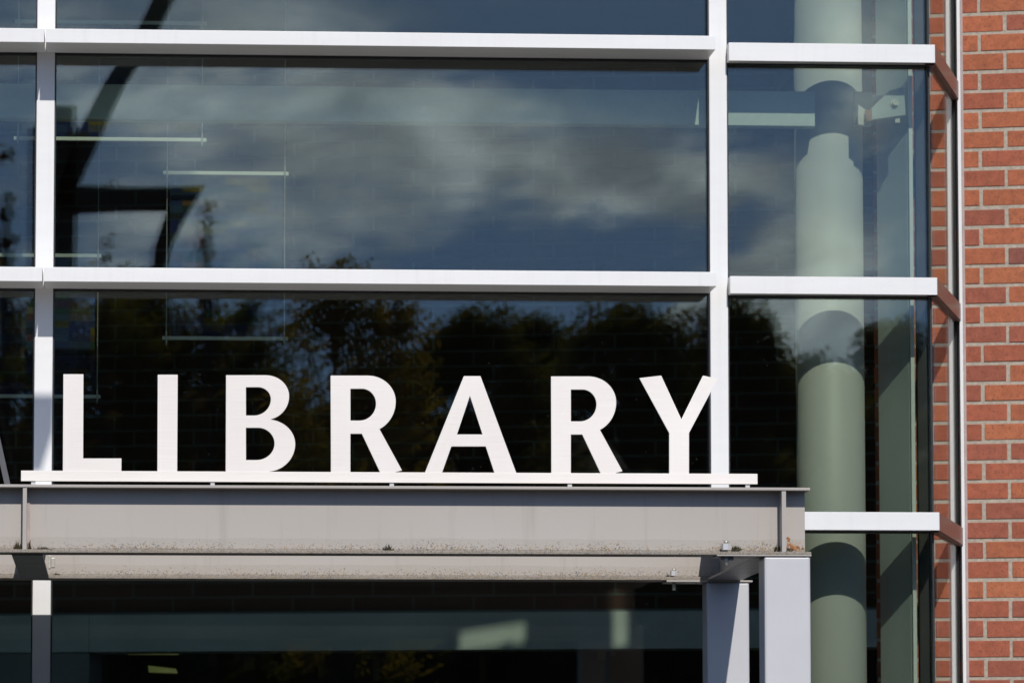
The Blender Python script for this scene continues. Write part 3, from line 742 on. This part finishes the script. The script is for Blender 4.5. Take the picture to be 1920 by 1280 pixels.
# ------------------------------------------------------------------ moss
def moss(px, py, y, w_, h_, label, n=26):
    mb = MB()
    for _ in range(n):
        a = random.uniform(-1, 1); c = P(px+a*w_/2, py, y)
        hgt = h_*(1-a*a*.7)*random.uniform(.3, 1)/9500*(D0+y)
        tip = c+Vector((random.uniform(-.006, .006), random.uniform(-.008, .004), hgt))
        mb.tube(c, tip, random.uniform(.0012, .0026), .0004, seg=5)
        if random.random() < .6: mb.ball(c+Vector((0, random.uniform(-.006, .006), .001)), random.uniform(.002, .0045), 1, (1, 1, .6), .35)
    o = mb.build('moss', M['moss']); recentre(o); tag(o, label, 'moss', 'dark moss tufts growing on the canopy beams')
yf_ = YWB-.012; py_ = 1030.6
moss(33, py_, yf_, 15, 21, 'spindly dark moss left of the far left stiffener', 30)
moss(55, py_, yf_, 8, 22, 'upright dark moss tuft right of the far left stiffener', 16)
moss(80, py_, yf_, 34, 7, 'low flat brownish moss patch near the left end of the front beam', 60)
moss(728, py_, yf_, 18, 12, 'small moss clump in the middle of the front beam', 26)
moss(1380, py_, yf_, 19, 9, 'spiky moss right of the large nut', 34)
moss(1352, py_, yf_, 6, 5, 'tiny moss tuft left of the large nut', 8)
moss(1458, py_, yf_, 13, 14, 'moss tuft in the corner left of the right stiffener', 26)
moss(1481, py_, yf_, 12, 5, 'low moss in the corner right of the right stiffener', 20)
moss(105, 1080, YWR-.02, 18, 9, 'brown moss patch on the rear beam beside the left cross beam', 34)
moss(162, 1080, YWR-.02, 8, 4, 'two tiny dark moss specks on the rear beam', 12)
moss(1253, 1080, YWR-.02, 6, 5, 'tiny moss tuft beside the small nut on the rear beam', 10)

# ------------------------------------------------------------------ what the glass reflects (stands behind the camera)
def Q(px, py, s):
    p = P(px, py, s); return Vector((p.x, -s, p.z))
S = 24.0
st = thing('steel_sculpture', 'dark steel mast with slanting arms, seen as a reflection in the left panes', 'sculpture', (Q(105, 500, S).x, -S, 0))
qa, qb = Q(62, 200, S), Q(147, 200, S)
MB().box(qa.x, qb.x, -S-.35, -S, 0, Q(100, 232, S).z).build('mast', M['darksteel'], st)
MB().tube(Q(122, 240, S)+Vector((0, -.17, 0)), Q(122, 192, S)+Vector((0, -.17, 0)), .10, seg=24).build('cap', M['darksteel'], st)
def slab(pts, nm, dep=-.22):
    mb = MB(); mb.prism([Q(a, c, S) for a, c in pts], dep); return mb.build(nm, M['darksteel'], st)
slab([(149, 343), (232, 160), (300, 52), (324, 0), (410, -180), (368, -180), (286, 0), (260, 52), (193, 160), (148, 245), (110, 343)], 'slanting_arm')
slab([(110, 343), (149, 343), (260, 347), (385, 345), (352, 400), (326, 455), (310, 520), (287, 520), (292, 460), (316, 388), (230, 388), (147, 392), (110, 392)], 'lower_arm')
c = Q(214, 340, S)
me_ = MB()
for i in range(20):
    a0, a1 = 2*math.pi*i/20, 2*math.pi*(i+1)/20
    me_.tube(c+Vector((.03*math.cos(a0), -.05, .03*math.sin(a0))), c+Vector((.03*math.cos(a1), -.05, .03*math.sin(a1))), .006, seg=6, caps=False)
me_.build('lifting_ring', M['darksteel'], st)

def tree(name, label, px, s, ytop, wpx, leafn, leafs, lm, base_frac=.25, shape='round', clumps=26, seed=0, grp='trees reflected in the glass'):
    rnd = random.Random(seed)
    top = Q(px, ytop, s); k = (D0+s)/9500; rx = wpx*k/2; H = top.z
    cb = H*base_frac; t = thing(name, label, 'tree', (top.x, -s, 0), grp)
    mb = MB(); tr_ = max(.05, H*.014)
    path = [Vector((top.x+rnd.uniform(-.1, .1)*i*.3, -s+rnd.uniform(-.1, .1)*i*.3, H*.9*i/5)) for i in range(6)]
    for i in range(5): mb.tube(path[i], path[i+1], tr_*(1-i*.17), tr_*(1-(i+1)*.17), seg=10)
    cl = []
    hc = H-cb
    for i in range(clumps):
        f_ = rnd.random()**.9; z = cb+hc*(.04+.93*f_)
        if shape == 'cone': rr = rx*(1-f_)*1.05+.05
        else: rr = rx*math.sqrt(max(0.03, 1-((f_-.42)/.60)**2))
        th = rnd.uniform(0, 2*math.pi); q = rr*rnd.uniform(.2, 1.)
        c_ = Vector((top.x+q*math.cos(th), -s+q*math.sin(th), z)); cr = rx*rnd.uniform(.22, .42)*(1 if shape != 'cone' else .6)
        if z+cr*.8 > H: c_.z = H-cr*.8
        cl.append((c_, cr))
        j = min(4, int(f_*4)); mb.tube(path[j+1] if j < 4 else path[4], c_, tr_*.28, tr_*.06, seg=5, caps=False)
    cl.append((Vector((top.x, -s, H-rx*.25)), rx*.28))
    mb.build('trunk', M['bark'], t)
    verts, faces = [], []
    off = t.location
    for i in range(leafn):
        c_, cr = cl[rnd.randrange(len(cl))]
        d = Vector((rnd.gauss(0, 1), rnd.gauss(0, 1), rnd.gauss(0, 1))).normalized()*cr*(rnd.random()**.45)*rnd.choice((1, 1, 1, 1.25))
        p_ = c_+d-off
        a = Vector((rnd.gauss(0, 1), rnd.gauss(0, 1), rnd.gauss(0, 1))).normalized(); b2 = a.orthogonal().normalized()
        l = leafs*rnd.uniform(.6, 1.3)
        n_ = len(verts)
        verts += [p_-a*l*.5, p_+b2*l*.28, p_+a*l*.5, p_-b2*l*.28]; faces.append((n_, n_+1, n_+2, n_+3))
    me2 = bpy.data.meshes.new('crown'); me2.from_pydata(verts, [], faces); me2.materials.append(lm)
    o = bpy.data.objects.new('crown', me2); C.objects.link(o); o.parent = t
    return t
tree('leafy_tree', 'young tree with loose leaves, reflected above the letters R and A', 660, 27, 484, 360, 5000, .095, M['leaf_b'], .45, clumps=46, seed=3)
tree('leafy_tree', 'loose leafy tree reflected between the hanging rods and the first letters', 470, 70, 565, 150, 5000, .17, M['leaf_a'], .2, seed=5)
tree('leafy_tree', 'broad dark tree reflected above the letter A', 885, 95, 583, 332, 21000, .22, M['leaf_a'], .12, clumps=73, seed=11)
tree('leafy_tree', 'dark tree reflected between the letters A and R', 1010, 97, 592, 332, 21000, .22, M['leaf_a'], .12, clumps=73, seed=12)
tree('leafy_tree', 'tall dark tree reflected above the second letter R', 1185, 92, 566, 385, 22500, .22, M['leaf_a'], .12, clumps=80, seed=13)
tree('leafy_tree', 'low dark tree reflected behind the others above the letter Y', 1290, 100, 655, 350, 16500, .22, M['leaf_a'], .12, clumps=64, seed=14)
tree('leafy_tree', 'dark tree reflected left of the round column in the end pane', 1385, 93, 560, 332, 21000, .22, M['leaf_a'], .12, clumps=73, seed=15)
tree('leafy_tree', 'low dark tree reflected across the round column', 1530, 98, 668, 437, 19500, .22, M['leaf_a'], .12, clumps=73, seed=16)
tree('leafy_tree', 'dark tree reflected in the glass corner right of the column', 1660, 90, 605, 297, 18000, .22, M['leaf_a'], .12, clumps=64, seed=17)
tree('leafy_tree', 'dark tree low behind the young tree, reflected over the first R', 720, 99, 690, 525, 19500, .22, M['leaf_a'], .12, clumps=70, seed=18)
tree('leafy_tree', 'dark tree reflected around the letters I and B', 420, 96, 575, 577, 21000, .22, M['leaf_a'], .12, clumps=73, seed=19)
tree('leafy_tree', 'dark tree reflected around the letter L', 120, 94, 535, 560, 21000, .22, M['leaf_a'], .12, clumps=73, seed=20)
tree('conifer_tree', 'thin reddish upright tree reflected at the left edge of the view', 14, 60, 275, 110, 2300, .13, M['leaf_c'], .35, 'cone', 60, seed=21)
tree('conifer_tree', 'thin reddish tree reflected below the end of the steel arm', 392, 60, 372, 110, 1000, .11, M['leaf_c'], .4, 'cone', 44, seed=22)
tree('conifer_tree', 'small reddish tree reflected beside the mast of the steel sculpture', 205, 62, 440, 100, 800, .11, M['leaf_c'], .4, 'cone', 40, seed=23)

tree('leafy_tree', 'dark tree reflected between the letters L and I', 265, 97, 520, 480, 20000, .22, M['leaf_a'], .12, clumps=74, seed=31)
# wooded rise added beyond the trees to close bright sky gaps in reflections
mb = MB(); rnd = random.Random(4); n = 240; prev = None
from mathutils import noise as mn
rows_ = []
for j, (yy, hk) in enumerate(((-175, 0), (-182, .55), (-190, .86), (-200, 1.), (-240, .9))):
    row = []
    for i in range(n):
        x = -70+160*i/(n-1)
        hgt = 20.6+1.5*mn.noise(Vector((x*.09, 3.1, 0)))+1.1*mn.noise(Vector((x*.5, j*.7, 0)))+.6*mn.noise(Vector((x*1.7, j*2., 1)))
        row.append(mb.bm.verts.new((x, yy, hgt*hk-.2)))
    rows_.append(row)
for a_, b_ in zip(rows_, rows_[1:]):
    for i in range(n-1): mb.bm.faces.new((a_[i], a_[i+1], b_[i+1], b_[i]))
M['rise'] = simple('rise', (.035, .045, .018), .95, 0, .5, .8, None, .6, 2)
tag(mb.build('hill', M['rise']), kind='structure')

# ------------------------------------------------------------------ render settings
sc.view_settings.view_transform = 'Standard'; sc.view_settings.look = 'None'
sc.view_settings.exposure = 0; sc.view_settings.gamma = 1; sc.view_settings.use_curve_mapping = False
cy = sc.cycles
cy.max_bounces = 10; cy.diffuse_bounces = 4; cy.glossy_bounces = 6; cy.transparent_max_bounces = 40; cy.transmission_bounces = 8
cy.caustics_reflective = False; cy.sample_clamp_indirect = 6
